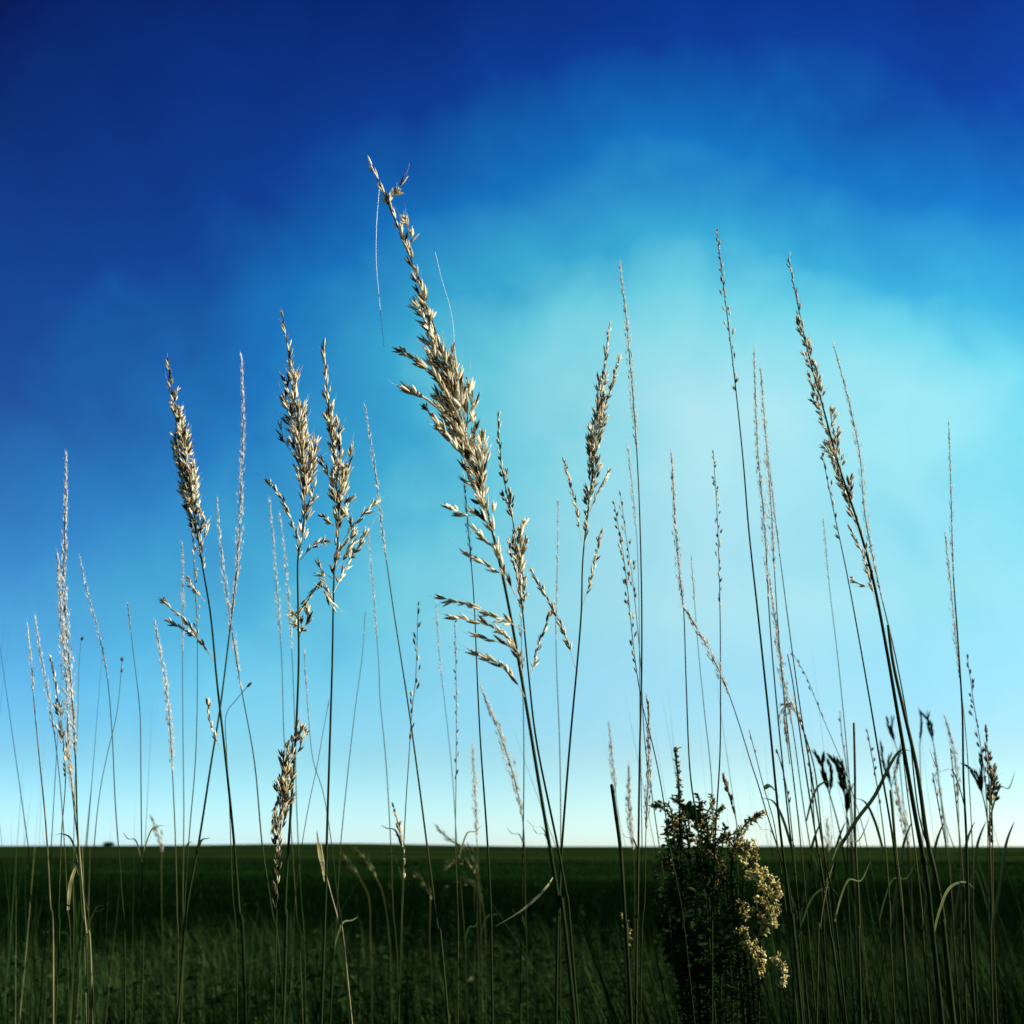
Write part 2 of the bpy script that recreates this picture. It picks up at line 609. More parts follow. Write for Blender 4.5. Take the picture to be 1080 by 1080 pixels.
ST('heavy tan seed head, left one of the left-hand pair, seed tuft on its stem', .80,
   [(300, 1045), (302, 960), (306, 880), (310, 780), (314, 700), (316, 640), (315, 590), (318, 560), (321, 510), (313, 440), (305, 380), (298, 337)],
   'H', 590, 15, (14.5, 3.0), (5.2, 1), .62, 1.25, dy=.02, taper=.8, peak=.3, stem_tone=.16,
   branches=[((317, 580), (308, 550), (300, 530), (287, 514)), ((317, 590), (328, 578), (336, 572), (345, 571)), ((316, 668), (322, 660), (324, 650)), ((316, 662), (310, 655), (308, 648)), ((316, 672), (318, 660), (315, 648)), ((318, 545), (327, 530), (331, 515)), ((306, 475), (300, 465), (297, 455))])
ST('ripe tan seed head with spreading side sprays, right one of the left-hand pair', .80,
   [(340, 1045), (345, 890), (347, 800), (350, 700), (352, 640), (353, 600), (356, 560), (353, 490), (347, 430), (341, 362)],
   'H', 610, 12.5, (13.5, 3.0), (5, 1), .62, 1.15, dy=-.03, taper=.85, peak=.28, stem_tone=.16,
   branches=[((352, 625), (366, 595), (374, 582), (383, 568)), ((355, 600), (368, 580), (372, 562), (366, 545)), ((352, 640), (340, 622), (330, 615), (318, 642))[::-1][1:] + ((338, 600),),
             ((352, 612), (344, 607), (335, 618), (319, 640)), ((350, 600), (357, 585), (369, 566)), ((356, 540), (366, 500), (370, 475)), ((352, 555), (346, 548), (341, 545)), ((362, 570), (378, 548), (394, 533))])
ST('short stalk with a dense dark head, low against the left-hand pair at the skyline', .78,
   [(290, 1045), (291, 960), (294, 890), (299, 840), (306, 800), (313, 765)],
   'H', 965, 8.5, (11, 2.8), (3, 1), .36, 1.3, dy=.02, taper=.5, peak=.5, branches=[((303, 830), (293, 845), (289, 870)), ((310, 800), (318, 785), (322, 772))])
ST('dark ripe seed head with curled seed sprays to its left, left third of the photo', .92,
   [(258, 1045), (252, 960), (245, 880), (237, 790), (230, 720), (222, 650), (213, 600), (208, 560), (197, 490), (184, 430), (176, 378)],
   'H', 605, 12, (11, 2.7), (5, .9), .57, 1.15, taper=.9, dy=.04, peak=.28, stem_tone=.16,
   branches=[((228, 700), (212, 678), (196, 655), (174, 636)), ((224, 690), (206, 672), (193, 664), (179, 656)), ((216, 635), (208, 625), (203, 620), (199, 612)),
             ((205, 560), (200, 545), (197, 535)), ((212, 575), (218, 560), (216, 548)), ((233, 790), (222, 765), (219, 745))])
ST('loose tan seed head on the tall dark stem leaning left, rightmost of the large heads', .90,
   [(990, 1045), (978, 930), (965, 860), (950, 770), (935, 680), (920, 610), (903, 550), (885, 490), (868, 425), (850, 365), (838, 310), (832, 272)],
   'H', 625, 10.5, (11, 2.4), (8, .9), .68, .8, taper=.9, dy=.03, peak=.42, stem_tone=.2,
   branches=[((905, 560), (890, 520), (882, 500), (876, 470)), ((920, 620), (905, 615), (899, 610)), ((903, 545), (893, 525), (886, 500), (880, 470)), ((925, 640), (917, 610), (908, 580), (898, 560)), ((868, 425), (860, 415), (855, 400)), ((852, 370), (846, 352), (843, 340))])

# ---- slender pale heads
FA = dict(sp=(7, 1.7), hairs=.6)
ST('tall straight dark stem with a thin pale head, right of the compact forked head', .90,
   [(671, 1045), (673, 960), (676, 800), (676, 700), (675, 600), (673, 480), (663, 350), (653, 282)], 'F', 500, 6, (9, 2.3), (4, .8), .68, 1.0, dy=.02)
ST('tall dark stem with a sparse pale head, tallest of the silky group right of centre', .86,
   [(843, 1045), (835, 960), (822, 870), (810, 760), (800, 650), (791, 560), (783, 480), (772, 380), (762, 290), (757, 246)], 'N', 420, 5, (10, 2.5), (4.6, .8), .62, 1.3, dy=.03)
ST('thin drooping sparse seed spray hanging left of the tall straight dark stem', .95,
   [(729, 1045), (715, 935), (709, 903), (698, 838), (689, 790), (679, 745), (669, 690), (658, 600), (648, 530)], 'N', 720, 7, (9, 2.6), (2.6, .7), .48, 1.3, dy=.05)
ST('second thin seed spray between the drooping spray and the tall straight dark stem', 1.05,
   [(712, 1045), (703, 950), (690, 850), (680, 780), (675, 700), (668, 620), (660, 560), (654, 520)], 'N', 640, 6, (8, 2.3), (2, .6), .5, .9, dy=.05)
ST('faint silvery tip beside the upper part of the tall straight dark stem', 1.15,
   [(676, 1045), (677, 900), (676, 760), (674, 640), (670, 560), (662, 468)], 'F', 570, 4, (7, 1.6), (1.6, .5), .8, .9)
ST('white silky head in the right-hand group, standing right of the tall dark stem', 1.05,
   [(850, 1045), (840, 950), (829, 850), (820, 740), (812, 650), (806, 560), (799, 470), (796, 372)], 'F', 640, 5, (8, 2), (3, .7), .8, 1.1, dy=.02)
ST('silky head rising directly right of the white silky head, with paired dark seeds midway', 1.1,
   [(858, 1045), (850, 960), (840, 860), (828, 740), (820, 640), (813, 540), (808, 470), (803, 393)], 'F', 610, 5, (8, 2), (2.4, .6), .72, 1.0)
ST('bare dark stem with a wispy top, bending left beside the silky heads', 1.0,
   [(889, 1045), (879, 960), (868, 890), (855, 810), (845, 762), (835, 685), (825, 593), (816, 530), (808, 475)], 'F', 600, 3, (6, 1.5), (3.4, .6), .6, .6)
ST('thin pale beaded head just right of the rightmost large head', 1.1,
   [(1004, 1045), (990, 930), (970, 860), (957, 770), (943, 690), (927, 610), (913, 540), (905, 480), (893, 420), (881, 365)], 'F', 640, 5, (8, 2.1), (2.8, .6), .72, .9)
ST('dark leaning stem with a few seeds at its tip, left of the rightmost large head', .95,
   [(957, 1045), (951, 967), (942, 889), (931, 819), (919, 750), (905, 670), (893, 600), (880, 540), (866, 478)], 'N', 570, 6, (9, 2.4), (4.6, .8), .5, 1.0)
ST('tall thick stem with a faint wispy head, near the right edge', .95,
   [(1026, 1045), (1021, 944), (1020, 883), (1016, 820), (1014, 750), (1010, 670), (1006, 600), (1003, 520), (1000, 446)], 'F', 620, 4, (7, 1.8), (5.4, .6), .78, .7)
ST('wispy head beside the upper stem of the thick stalk near the right edge', 1.2,
   [(1030, 1045), (1025, 900), (1018, 780), (1010, 690), (1004, 630), (997, 566)], 'F', 720, 4, (7, 1.8), (2, .5), .75, .9)
ST('hair-thin faint stem between the leaning stem and the silky heads', 1.3,
   [(911, 1045), (906, 950), (901, 860), (892, 780), (881, 690), (875, 620), (870, 545)], 'F', 620, 3, (6, 1.4), (2.2, .5), .65, .6)
ST('straight stem with a faint speckled top, rising behind the right of the dark bushy plant', 1.0,
   [(751, 1045), (753, 950), (755, 870), (758, 790), (760, 700), (761, 640), (757, 560), (751, 478)], 'N', 650, 4, (7, 1.8), (3.6, .6), .55, 1.2)
ST('golden brush-like head on the bare stem left of the dark bushy plant top', 1.05,
   [(752, 1045), (743, 950), (735, 870), (729, 810), (724, 720), (720, 646), (717, 610), (713, 550), (708, 478)], 'F', 650, 5, (8, 2.1), (3.6, .7), .6, 1.2)
ST('golden head bent sideways to the left in a diagonal line above the dark bushy plant', 1.0,
   [(845, 1045), (833, 940), (823, 901), (809, 860), (799, 826), (793, 805), (780, 765), (765, 725), (750, 690), (737, 664), (722, 642)], 'F', 740, 6, (9, 2.4), (3, .8), .6, 1.3)
ST('faint thin stem with one bead, between the golden brush and the diagonal golden head', 1.3,
   [(757, 1045), (754, 940), (750, 830), (742, 750), (738, 690), (733, 630), (728, 588)], 'F', 640, 2.5, (6, 1.5), (2.2, .5), .6, .5)
ST('greenish gold head that nods over and hangs down among the silky stalks', 1.15,
   [(884, 1045), (874, 940), (866, 870), (858, 810), (845, 765), (834, 742), (827, 752), (829, 775), (833, 806)], 'F', 775, 8, (10, 2.8), (3.4, 1), .42, 1.6, peak=.5)
ST('gold upright head directly above the nodding greenish gold head', 1.25,
   [(872, 1045), (860, 930), (848, 850), (836, 770), (826, 720), (819, 660), (813, 612)], 'F', 770, 5, (8, 2.2), (2.4, .7), .5, 1.3)
ST('thin tilted stem crossing low behind the silky stalks toward the bent leaf', 1.25,
   [(935, 1045), (925, 950), (912, 883), (900, 839), (889, 805), (864, 750), (850, 715), (838, 690)], 'N', 760, 3, (6, 1.6), (2.2, .5), .4, .8)

# ---- left side
ST('pale feathery head with a bent stem crossing behind the dark ripe head', 1.1,
   [(190, 1045), (197, 960), (209, 891), (223, 803), (233, 743), (242, 665), (250, 590), (255, 500), (257, 440), (254, 378)], 'F', 665, 6, (8, 2.1), (4, .7), .72, 1.1)
ST('slim silvery head just left of the pale feathery head with the bent stem', 1.2,
   [(297, 1045), (288, 960), (278, 890), (267, 803), (252, 719), (242, 641), (235, 590), (228, 530)], 'F', 740, 4.5, (8, 1.9), (3, .6), .8, .9)
ST('thin stem with one slanted dark seed on a short twig, right of crossing stems', 1.1,
   [(250, 1045), (246, 940), (240, 850), (238, 790), (240, 755), (250, 738), (262, 722)], 'N', 726, 1, (11, 3.2), (2, .7), .25, .5, nodes=False)
ST('faint speckled stem immediately left of the dark ripe head', 1.35,
   [(192, 1045), (193, 940), (193, 860), (193, 790), (193, 700), (193, 640), (192, 575)], 'F', 690, 3, (6, 1.6), (2.2, .5), .62, .8)
ST('dotted thin stem hidden partly behind the dark ripe head and its curled sprays', 1.2,
   [(190, 1045), (195, 950), (200, 880), (206, 790), (208, 680), (206, 600), (204, 560)], 'N', 690, 3.5, (7, 2), (2.4, .5), .4, 1.2)
ST('soft white brush head standing alone left of the dark ripe head', 1.25,
   [(187, 1045), (186, 960), (185, 890), (184, 840), (180, 780), (175, 730), (170, 695), (165, 658)], 'F', 830, 5, (8, 2), (2.6, .7), .82, 1.1)
ST('plain dark upright stem with a bare tip, left quarter of the photo', 1.1,
   [(150, 1045), (150, 960), (150, 880), (149, 810), (147, 750), (141, 690), (135, 636)], 'F', 670, 2, (5, 1.5), (2.8, .6), .4, .5)
ST('thin stem with a bright white streak halfway, right of the woolly left cluster', 1.2,
   [(132, 1045), (128, 940), (122, 850), (118, 770), (112, 710), (104, 668), (93, 625), (84, 588)], 'F', 720, 2.5, (8, 1.8), (2.6, .5), .8, .6)
ST('thin tilted stem ending in a single dark knob, crossing the streaked stem', 1.2,
   [(90, 1045), (94, 960), (99, 900), (106, 840), (113, 795), (122, 750), (129, 695)], 'N', 699, .6, (6, 4), (2, .6), .1, .5, nodes=False)
ST('fainter knob-tipped tilted stem at the right flank of the woolly left cluster', 1.25,
   [(76, 1045), (78, 930), (79, 830), (82, 750), (84, 700), (86, 668)], 'N', 672, .6, (5, 3), (1.6, .5), .1, .5, nodes=False)
ST('woolly tan head, tallest of the far-left cluster', 1.0,
   [(92, 1045), (86, 960), (82, 870), (79, 800), (74, 720), (70, 660), (68, 610), (68, 550), (69, 482)], 'F', 800, 6, (8, 2.1), (3.4, .7), .62, 1.3, hairs=.8)
ST('second woolly head along the left flank of the tallest one, far-left cluster', 1.05,
   [(98, 1045), (88, 940), (78, 850), (72, 790), (70, 720), (66, 660), (61, 588)], 'F', 830, 7, (8, 2.1), (3, .7), .58, 1.4, hairs=.8)
ST('woolly lower head with dark tufts at the heart of the far-left cluster', 1.0,
   [(60, 1045), (62, 960), (66, 880), (69, 820), (64, 760), (58, 720), (53, 690)], 'H', 820, 5, (8, 2.5), (2.6, .7), .45, .9)
ST('slim white-streaked stem leaning in from the far left edge', .95,
   [(56, 1045), (52, 950), (47, 870), (42, 800), (37, 745), (33, 700), (29, 660)], 'F', 740, 3, (7, 1.8), (4.2, .8), .75, .6, stem_tone=.65)
ST('silvery curved tip between the far left edge and the woolly cluster', 1.25,
   [(74, 1045), (71, 950), (65, 850), (58, 780), (50, 725), (43, 690), (36, 652)], 'F', 790, 4, (8, 1.9), (2.2, .6), .78, .9)
ST('pale bent straw stem right under the woolly left cluster, with a bright kinked leaf', 1.05,
   [(97, 1045), (92, 980), (86, 910), (80, 860), (74, 815), (70, 780)], 'F', 850, 4, (8, 2), (2.8, .8), .55, 1, stem_tone=.7, leaves=[(((72, 960), (74, 935), (78, 920), (81, 912)), 3.5, .95)])

# ---- middle fillers
ST('fine silver stem standing left of the heavy head pair, slightly arched', 1.3,
   [(318, 1045), (312, 960), (306, 860), (300, 780), (297, 700), (294, 650), (290, 590), (285, 530)], 'F', 690, 3, (7, 1.7), (2, .5), .8, .9)
ST('silver hair-thin twin squeezed between the arched silver stem and the left heavy head', 1.35,
   [(322, 1045), (318, 940), (313, 850), (310, 760), (308, 690), (303, 610), (295, 545)], 'F', 700, 3, (7, 1.7), (1.8, .5), .75, .9)
ST('long slender beaded silver stem midway between the left-hand pair and the tallest stalk', 1.0,
   [(470, 1045), (462, 980), (452, 900), (440, 815), (430, 743), (415, 639), (403, 555), (394, 490), (385, 430)], 'F', 600, 3, (8, 1.9), (4, .6), .78, .8)
ST('sparse knotty seed stem tangled with the long slender stem just above the skyline', 1.05,
   [(421, 1045), (424, 940), (428, 860), (431, 800), (434, 750), (439, 710), (441, 640)], 'N', 790, 5, (9, 2.6), (2.6, .6), .42, .9)
ST('very thin faint stem rising through empty sky left of the long slender stem', 1.4,
   [(420, 1045), (415, 960), (411, 890), (407, 803), (402, 740), (399, 700), (394, 640), (389, 560)], 'F', 690, 2.5, (7, 1.6), (2.2, .4), .75, .6)
ST('bare thin stem slanting to the right beside the right head of the left-hand pair', 1.3,
   [(350, 1045), (354, 970), (358, 905), (366, 830), (374, 750), (381, 695), (386, 646)], 'F', 690, 1.5, (5, 1.2), (2.4, .5), .4, .3)
ST('thin stem tilted right that crosses another in a low cross by the left-hand pair', 1.25,
   [(306, 1045), (312, 950), (318, 890), (326, 845), (335, 809), (341, 770), (346, 738)], 'N', 750, 1.5, (6, 1.8), (2.4, .5), .35, .6)
ST('thin stem tilted left that forms the low cross by the left-hand pair', 1.25,
   [(366, 1045), (356, 940), (347, 880), (340, 835), (331, 800), (325, 750), (320, 690)], 'F', 760, 2, (6, 1.6), (2.4, .5), .6, .6)
ST('pale wisp of a stem just right of the long slender stem', 1.4,
   [(492, 1045), (488, 960), (483, 885), (476, 810), (468, 743), (464, 690), (461, 636)], 'F', 740, 2.5, (7, 1.6), (1.8, .4), .8, .6)
ST('straight sparse stem with scattered dark seeds, left of the white-tipped tall stem', 1.25,
   [(483, 1045), (483, 970), (482, 890), (481, 800), (480, 730), (480, 655)], 'N', 830, 2.5, (6, 1.8), (2.2, .5), .45, .8)
ST('strong dark stem with a white slender tip, left of and behind the tallest stalk', .90,
   [(519, 1045), (517, 960), (513, 880), (508, 790), (504, 720), (499, 631), (493, 550), (490, 505)], 'F', 610, 3, (8, 1.9), (4.6, .8), .82, .8)
ST('blurry golden brush head bowed in front of the skyline, left of the tallest stem', 1.6,
   [(556, 1045), (555, 960), (552, 880), (546, 840), (537, 800), (524, 765), (509, 732)], 'F', 870, 7, (9, 2.5), (2.2, .8), .6, 1.3)
ST('thin upright stem between the bowed brush head and the tallest stem', 1.1,
   [(549, 1045), (550, 960), (551, 890), (553, 790), (551, 700), (549, 640), (549, 580)], 'N', 740, 3, (7, 1.9), (3, .5), .45, .7)
ST('faint silvery stem in clear sky just left of the compact forked head', 1.4,
   [(591, 1045), (591, 960), (591, 893), (590, 790), (587, 680), (588, 600), (588, 528)], 'F', 690, 2.5, (7, 1.6), (2.4, .4), .75, .6)
ST('short blurry head standing at the skyline left of the bowed brush head', 1.9,
   [(508, 1045), (506, 950), (504, 890), (501, 840), (498, 790)], 'F', 890, 5, (8, 2.2), (1.6, .6), .5, 1.2)
ST('broken-off dark stem ending blunt above the skyline, left of the dark bushy plant', .95,
   [(664, 1045), (659, 970), (654, 900), (650, 860), (646, 828)], 'N', None, 1, (5, 1), (4.6, 3.6), nodes=False)
ST('blurry plume head right behind the broken-off stem', 1.9,
   [(669, 1045), (668, 950), (668, 900), (665, 860), (663, 812)], 'F', 905, 5, (8, 2.4), (1.8, .7), .42, 1.5)
ST('blurry thin head left above the broken-off stem', 2.0,
   [(664, 1045), (660, 950), (655, 880), (648, 830), (642, 768)], 'F', 840, 4, (7, 2), (1.6, .6), .5, 1.1)
ST('green feathery spike held against the tall straight dark stem just above the skyline', 1.0,
   [(676, 1045), (679, 950), (682, 880), (684, 830), (683, 760), (682, 740)], 'F', 880, 5, (8, 2.2), (2.4, .7), .3, 1.6)
ST('brown ragged head standing at the skyline midway between the left pair and centre', 1.15,
   [(423, 1045), (424, 970), (424, 920), (422, 880), (417, 852)], 'H', 930, 5, (9, 2.6), (2.6, .8), .45, .9)
ST('low straw stem with a bright upright leaf, right of the left-hand pair', 1.0,
   [(368, 1045), (358, 980), (350, 945), (344, 920), (338, 890)], 'N', None, 1, (5, 1), (2.6, 1), stem_tone=.75, nodes=False,
   leaves=[(((343, 930), (341, 915), (337, 900), (334, 875)), 4, 1.0)])

# ---- right-hand thicket
ST('thick dark stem running just right of the rightmost large head, in the right thicket', .95,
   [(1002, 1045), (994, 970), (985, 920), (978, 883), (967, 811), (953, 750), (943, 700), (937, 660)], 'N', None, 1, (5, 1), (9, 3))
ST('upright bare stem with a blunt top, right of the bent leaf blade', 1.05,
   [(907, 1045), (906, 972), (903, 889), (902, 819), (899, 763)], 'N', None, 1, (5, 1), (3.4, 2.4), nodes=False)
ST('short blunt stub of a stem, below the bent leaf arch in the right thicket', 1.0,
   [(957, 1045), (951, 950), (946, 900), (942, 865), (938, 834)], 'N', None, 1, (5, 1), (3.6, 2.6), nodes=False)
ST('stem bearing a long dark leaf bent over in a sharp arch, right thicket', .98,
   [(862, 1045), (866, 975), (872, 930), (880, 905)], 'N', None, 1, (5, 1), (3, 1.6), nodes=False,
   leaves=[(((876, 915), (888, 890), (904, 864), (922, 840), (937, 810), (946, 795), (952, 791), (961, 792)), 3.8, .08)])
ST('dark thick bare stem left of the bent leaf blade, below the silky heads', 1.0,
   [(885, 1045), (878, 1000), (868, 930), (862, 889), (851, 820), (841, 760), (836, 720), (832, 690)], 'N', None, 1, (5, 1), (4.4, 1.2))
ST('stem with a claw-like dark head of three fingers, left of the blunt bare stem', 1.5,
   [(914, 1045), (906, 960), (900, 900), (896, 860), (893, 812), (890, 780), (886, 750)], 'N', 790, 2, (6, 2), (2.6, .8), .3, .5)


def claw(label, Y, pts, fingers, fl=30, fw=6, r=2.4, tone=.22):
    """stalk topped by a few fat finger-like spikes"""
    px = Y / F
    vis = [P(x, y, Y) for x, y in pts]
    rp = root_points(vis[0], vis[1])
    allp = spline(rp + vis, 5)
    root = thing('grass_stalk', label, 'grass stalk', rp[0], GROUP)
    mb = MB()
    n = len(allp)
    mb.tube(allp, [px * .5 * r * (1.1 - .6 * i / n) for i in range(n)], 6, .15, .3)
    mb.build('stem', MAT_STEM, root, rp[0])
    for fx, fy in fingers:
        h = MB()
        end = vis[-1] + (P(fx, fy, Y) - vis[-1])
        mid = vis[-1].lerp(end, .5) + Vector((random.uniform(-.1, .1), random.uniform(-.15, .15), .12)) * (end - vis[-1]).length
        ax = spline([vis[-1], mid, end], 8)
        al = arclen(ax)
        h.tube(ax, [px * .5] * len(ax), 4, .3)
        s_ = al[-1] * .15
        while s_ < al[-1]:
            p, d_ = sample(ax, al, s_)
            for _ in range(2):
                rad = perp(d_, random.uniform(0, 6.28))
                h.lens(p + rad * fw * px * .12, d_ + rad * .14, 9 * px, fw * px * .4, rtone(tone, .12), n=4)
            s_ += 2.6 * px
        h.build('seed_finger', MAT_LEAF, root, rp[0])
    return root


claw('claw-headed stalk with two dark fingers pointing up left, right of the bushy plant', 1.5,
     [(900, 1045), (893, 930), (888, 890), (882, 862), (875, 838)], [(861, 797), (868, 800), (874, 806)], fw=5)
claw('claw-headed stalk with three close dark fingers beside the blunt bare stem', 1.6,
     [(892, 1045), (894, 960), (894, 900), (893, 860), (891, 838)], [(877, 800), (882, 802), (888, 808)], fw=6)
claw('claw-headed stalk hanging dark fingers low, under the three close fingers', 1.6,
     [(905, 1045), (900, 930), (897, 885), (895, 868), (893, 860)], [(888, 830), (892, 828), (897, 832)], fw=5)
claw('small claw-headed stalk with thin spread fingers, right of the dark leaning stem', 1.9,
     [(945, 1045), (945, 960), (944, 890), (942, 850), (940, 830)], [(930, 788), (938, 800), (950, 790)], fw=3.4, r=1.8)
claw('small high claw with two short fingers, above the bent leaf arch', 2.0,
     [(966, 1045), (962, 960), (957, 890), (952, 840), (948, 800), (944, 784)], [(936, 760), (941, 762)], fw=3.4, r=1.6)
claw('claw head with a pointed finger against pale sky, right of the thick leaning stem', 1.9,
     [(1002, 1045), (1003, 950), (998, 890), (992, 840), (987, 800), (984, 782)], [(975, 755), (979, 757)], fw=4, r=1.8)
claw('single-fingered tip beside the pointed claw head in the right thicket', 1.9,
     [(978, 1045), (976, 950), (973, 880), (971, 820), (970, 786)], [(971, 752)], fw=3.6, r=1.6)
claw('claw head with dark drooping fingers, low at the right edge', 1.4,
     [(1048, 1045), (1046, 960), (1044, 890), (1040, 855), (1036, 838)], [(1020, 808), (1026, 816), (1034, 800)], fw=4, r=2.4)
ST('dense dark upright head cut by the right edge of the thicket', 1.2,
   [(1050, 1045), (1049, 950), (1047, 880), (1044, 830), (1042, 800), (1040, 765)], 'H', 900, 6, (9, 3), (4, .8), .22, 1.1, peak=.4)
ST('pale gold blurry head left of the thick stalk near the right edge', 1.7,
   [(1014, 1045), (1014, 960), (1013, 890), (1010, 850), (1006, 800), (999, 762)], 'F', 850, 5, (8, 2.2), (2, .7), .45, 1.2)
ST('gold blurry head standing low between the two leaning dark stems, right thicket', 1.7,
   [(965, 1045), (962, 960), (958, 900), (953, 867), (948, 840), (944, 815)], 'F', 905, 6, (8, 2.4), (2, .8), .5, 1.4)
ST('faint blurry head under the pointed claw head, right thicket', 2.0,
   [(1004, 1045), (1003, 960), (1000, 890), (993, 840), (986, 798)], 'F', 850, 4, (7, 2), (1.7, .6), .5, 1.1)
ST('dark thin stem with scattered seeds beside the right edge', 1.3,
   [(1046, 1045), (1044, 950), (1040, 860), (1034, 800), (1028, 740), (1022, 690)], 'N', 830, 5, (8, 2.2), (2.4, .6), .3, 1.1)
ST('short pale tuft-headed stalk at the skyline, left of the bent leaf foot', 2.0,
   [(876, 1045), (875, 960), (874, 910), (873, 870)], 'F', 905, 5, (8, 2.2), (1.6, .7), .45, 1.3)
ST('thin dark stem with a small flag leaf, right beside the bushy plant', 1.0,
   [(838, 1045), (830, 960), (822, 905), (815, 865), (806, 830), (797, 795), (789, 770)], 'N', 800, 2, (6, 1.6), (3.2, .8), .3, .6,
   leaves=[(((806, 832), (811, 829), (818, 835), (822, 842)), 5, .25)])
ST('dark spear-like bud head leaning over the gap in the bushy plant', 1.1,
   [(778, 1045), (779, 960), (778, 900), (776, 868), (771, 845), (764, 822)], 'H', 862, 3.5, (8, 2.8), (2.4, .8), .14, 1.2, peak=.5)

for lab, Y, pts, rr_ in (
        ('dark grass stem just right of the goldenrod plume, bending left at its top', 1.15, [(846, 1045), (842, 960), (836, 890), (829, 830), (820, 790)], 3.6),
        ('dark grass stem in the gap left of the two-fingered claw head', 1.2, [(872, 1045), (868, 960), (862, 890), (856, 830), (849, 775)], 3.4),
        ('dark grass stem rising steeply beside the short blunt stub', 1.15, [(942, 1045), (938, 960), (932, 890), (926, 830), (916, 770)], 3.4),
        ('dark grass stem leaning left between the stub and the thick leaning stem', 1.1, [(978, 1045), (972, 960), (964, 890), (956, 825), (949, 760)], 4.4),
        ('dark short grass stem right behind the thick leaning stem, low at the skyline', 1.25, [(1010, 1045), (1004, 960), (997, 900), (990, 850), (985, 815)], 4),
        ('dark grass stem close to the left of the thick stalk near the right edge', 1.2, [(1018, 1045), (1016, 960), (1012, 890), (1008, 830), (1003, 790)], 3.4),
        ('dark grass stem hard against the right edge of the thicket', 1.1, [(1046, 1045), (1046, 960), (1044, 890), (1043, 830), (1040, 790)], 5)):
    x0, y0 = pts[3]
    ST(lab, Y, pts, 'N', y0 + 20, 2, (7, 2), (rr_, 1), .2, .6,
       leaves=[([(pts[2][0], 900), (pts[2][0] - 9, 868), (pts[2][0] - 20, 846), (pts[2][0] - 34, 842)], 3.4, .1),
               ([(pts[1][0], 985), (pts[1][0] + 9, 930), (pts[1][0] + 15, 890), (pts[1][0] + 24, 866)], 3.4, .1)][random.randint(0, 1):])

# ---- low blurred drooping heads in front of the field
for lab, Y, pts in (
        ('drooping pale brome head hanging over the skyline, left of the white-tipped tall stem', 2.4, [(500, 1045), (501, 960), (498, 905), (488, 893), (475, 885), (462, 873)]),
        ('second drooping pale head, just under the one that hangs over the skyline', 2.4, [(505, 1045), (504, 970), (502, 925), (494, 912), (484, 908), (473, 914)]),
        ('third and lowest drooping pale head left of the white-tipped tall stem', 2.5, [(512, 1045), (511, 980), (508, 945), (500, 934), (488, 930), (476, 934)]),
        ('drooping grey-green head against the dark field, right of the left-hand pair', 2.4, [(392, 1045), (391, 990), (388, 950), (381, 930), (372, 915), (362, 905)]),
        ('drooping grey-green head right of another one against the dark field', 2.5, [(412, 1045), (410, 990), (405, 945), (398, 928), (389, 914), (380, 902)]),
        ('curled pale head low beside the brown ragged head', 2.3, [(455, 1045), (454, 990), (452, 950), (448, 936), (441, 926), (434, 930)])):
    ST(lab, Y, pts, 'F', 932 if pts[-1][1] < 920 else 960, 5, (9, 2.4), (1.8, .8), .5, 1.0, nodes=False, stem_tone=.3, mat=MAT_LEAF)
ST('tiny grass head peeking over the skyline at left, in clear sky', 2.6,
   [(172, 1045), (172, 960), (171, 915), (168, 890), (161, 868)], 'F', 905, 6, (9, 2.8), (1.6, .8), .3, 1.3, nodes=False)

# fallen crescent leaf
lp = spline([P(523, 977, .9), P(548, 962, .88), P(566, 947, .87), P(577, 935, .87), P(584, 924, .88)], 6)
mb = MB()
nL = len(lp)
mb.blade(lp, [0.9 / F * 1.3 * max(.12, math.sin(math.pi * (.1 + .85 * i / (nL - 1)))) for i in range(nL)], Vector((.4, -.8, .6)).normalized(), .95)
o = mb.build('dry_leaf', MAT_LEAF, None, lp[0].copy())
tag(o, 'pale curved dry leaf caught on the foot of the tallest stalk, below the skyline', 'leaf')

# spider threads
for lab, pts, Y in (('long fine spider thread hanging from the tip of the tallest seed head', [(400, 200), (397, 240), (397, 280), (401, 325), (405, 366)], .63),
                    ('short spider thread trailing right of the tallest seed head, above a thin grass tip', [(459, 266), (466, 295), (474, 322), (478, 345), (480, 380)], .70)):
    mb = MB()
    q = spline([P(x, y, Y) for x, y in pts], 6)
    mb.tube(q, [.00016] * len(q), 4, .6)
    o = mb.build('spider_thread', MAT_SILK, None, q[0].copy())
    tag(o, lab, 'spider thread')


# ------------------------------------------------------------------ bushy plants (goldenrod gone to seed)
def leafy_stem(mb_s, mb_l, pts, Y, r, nleaf, ll, tone=.18, t0=.05, spread=1.0, toneA=.12):
    px = Y / F
    q = spline(pts, 6)
    n = len(q)
    mb_s.tube(q, [px * .5 * r * (1.1 - .7 * i / n) for i in range(n)], 5, .2, .3)
    al = arclen(q)
    for i in range(nleaf):
        s_ = al[-1] * (t0 + (1 - t0) * (i + random.random()) / nleaf)
        p, d_ = sample(q, al, s_)
        rad = perp(d_, i * 2.4 + random.uniform(-.5, .5))
        ln = ll * px * random.uniform(.6, 1.15) * (1 - .45 * (s_ / al[-1]) ** 3)
        d0 = (d_ * random.uniform(.2, .8) + rad * spread).normalized()
        droop = Vector((0, 0, -random.uniform(.1, .5)))
        c = [p, p + d0 * ln * .33, p + d0 * ln * .66 + droop * ln * .15, p + d0 * ln * .95 + droop * ln * .45]
        nn = rad.cross(d_).cross(d0)
        if nn.length < 1e-3:
            nn = Vector((0, 0, 1))
        nn = (nn.normalized() + Vector((random.uniform(-.4, .4),) * 3)).normalized()
        mb_l.blade(c, [ln * .05, ln * .24, ln * .19, ln * .006], nn, rtone(tone, toneA), .3)


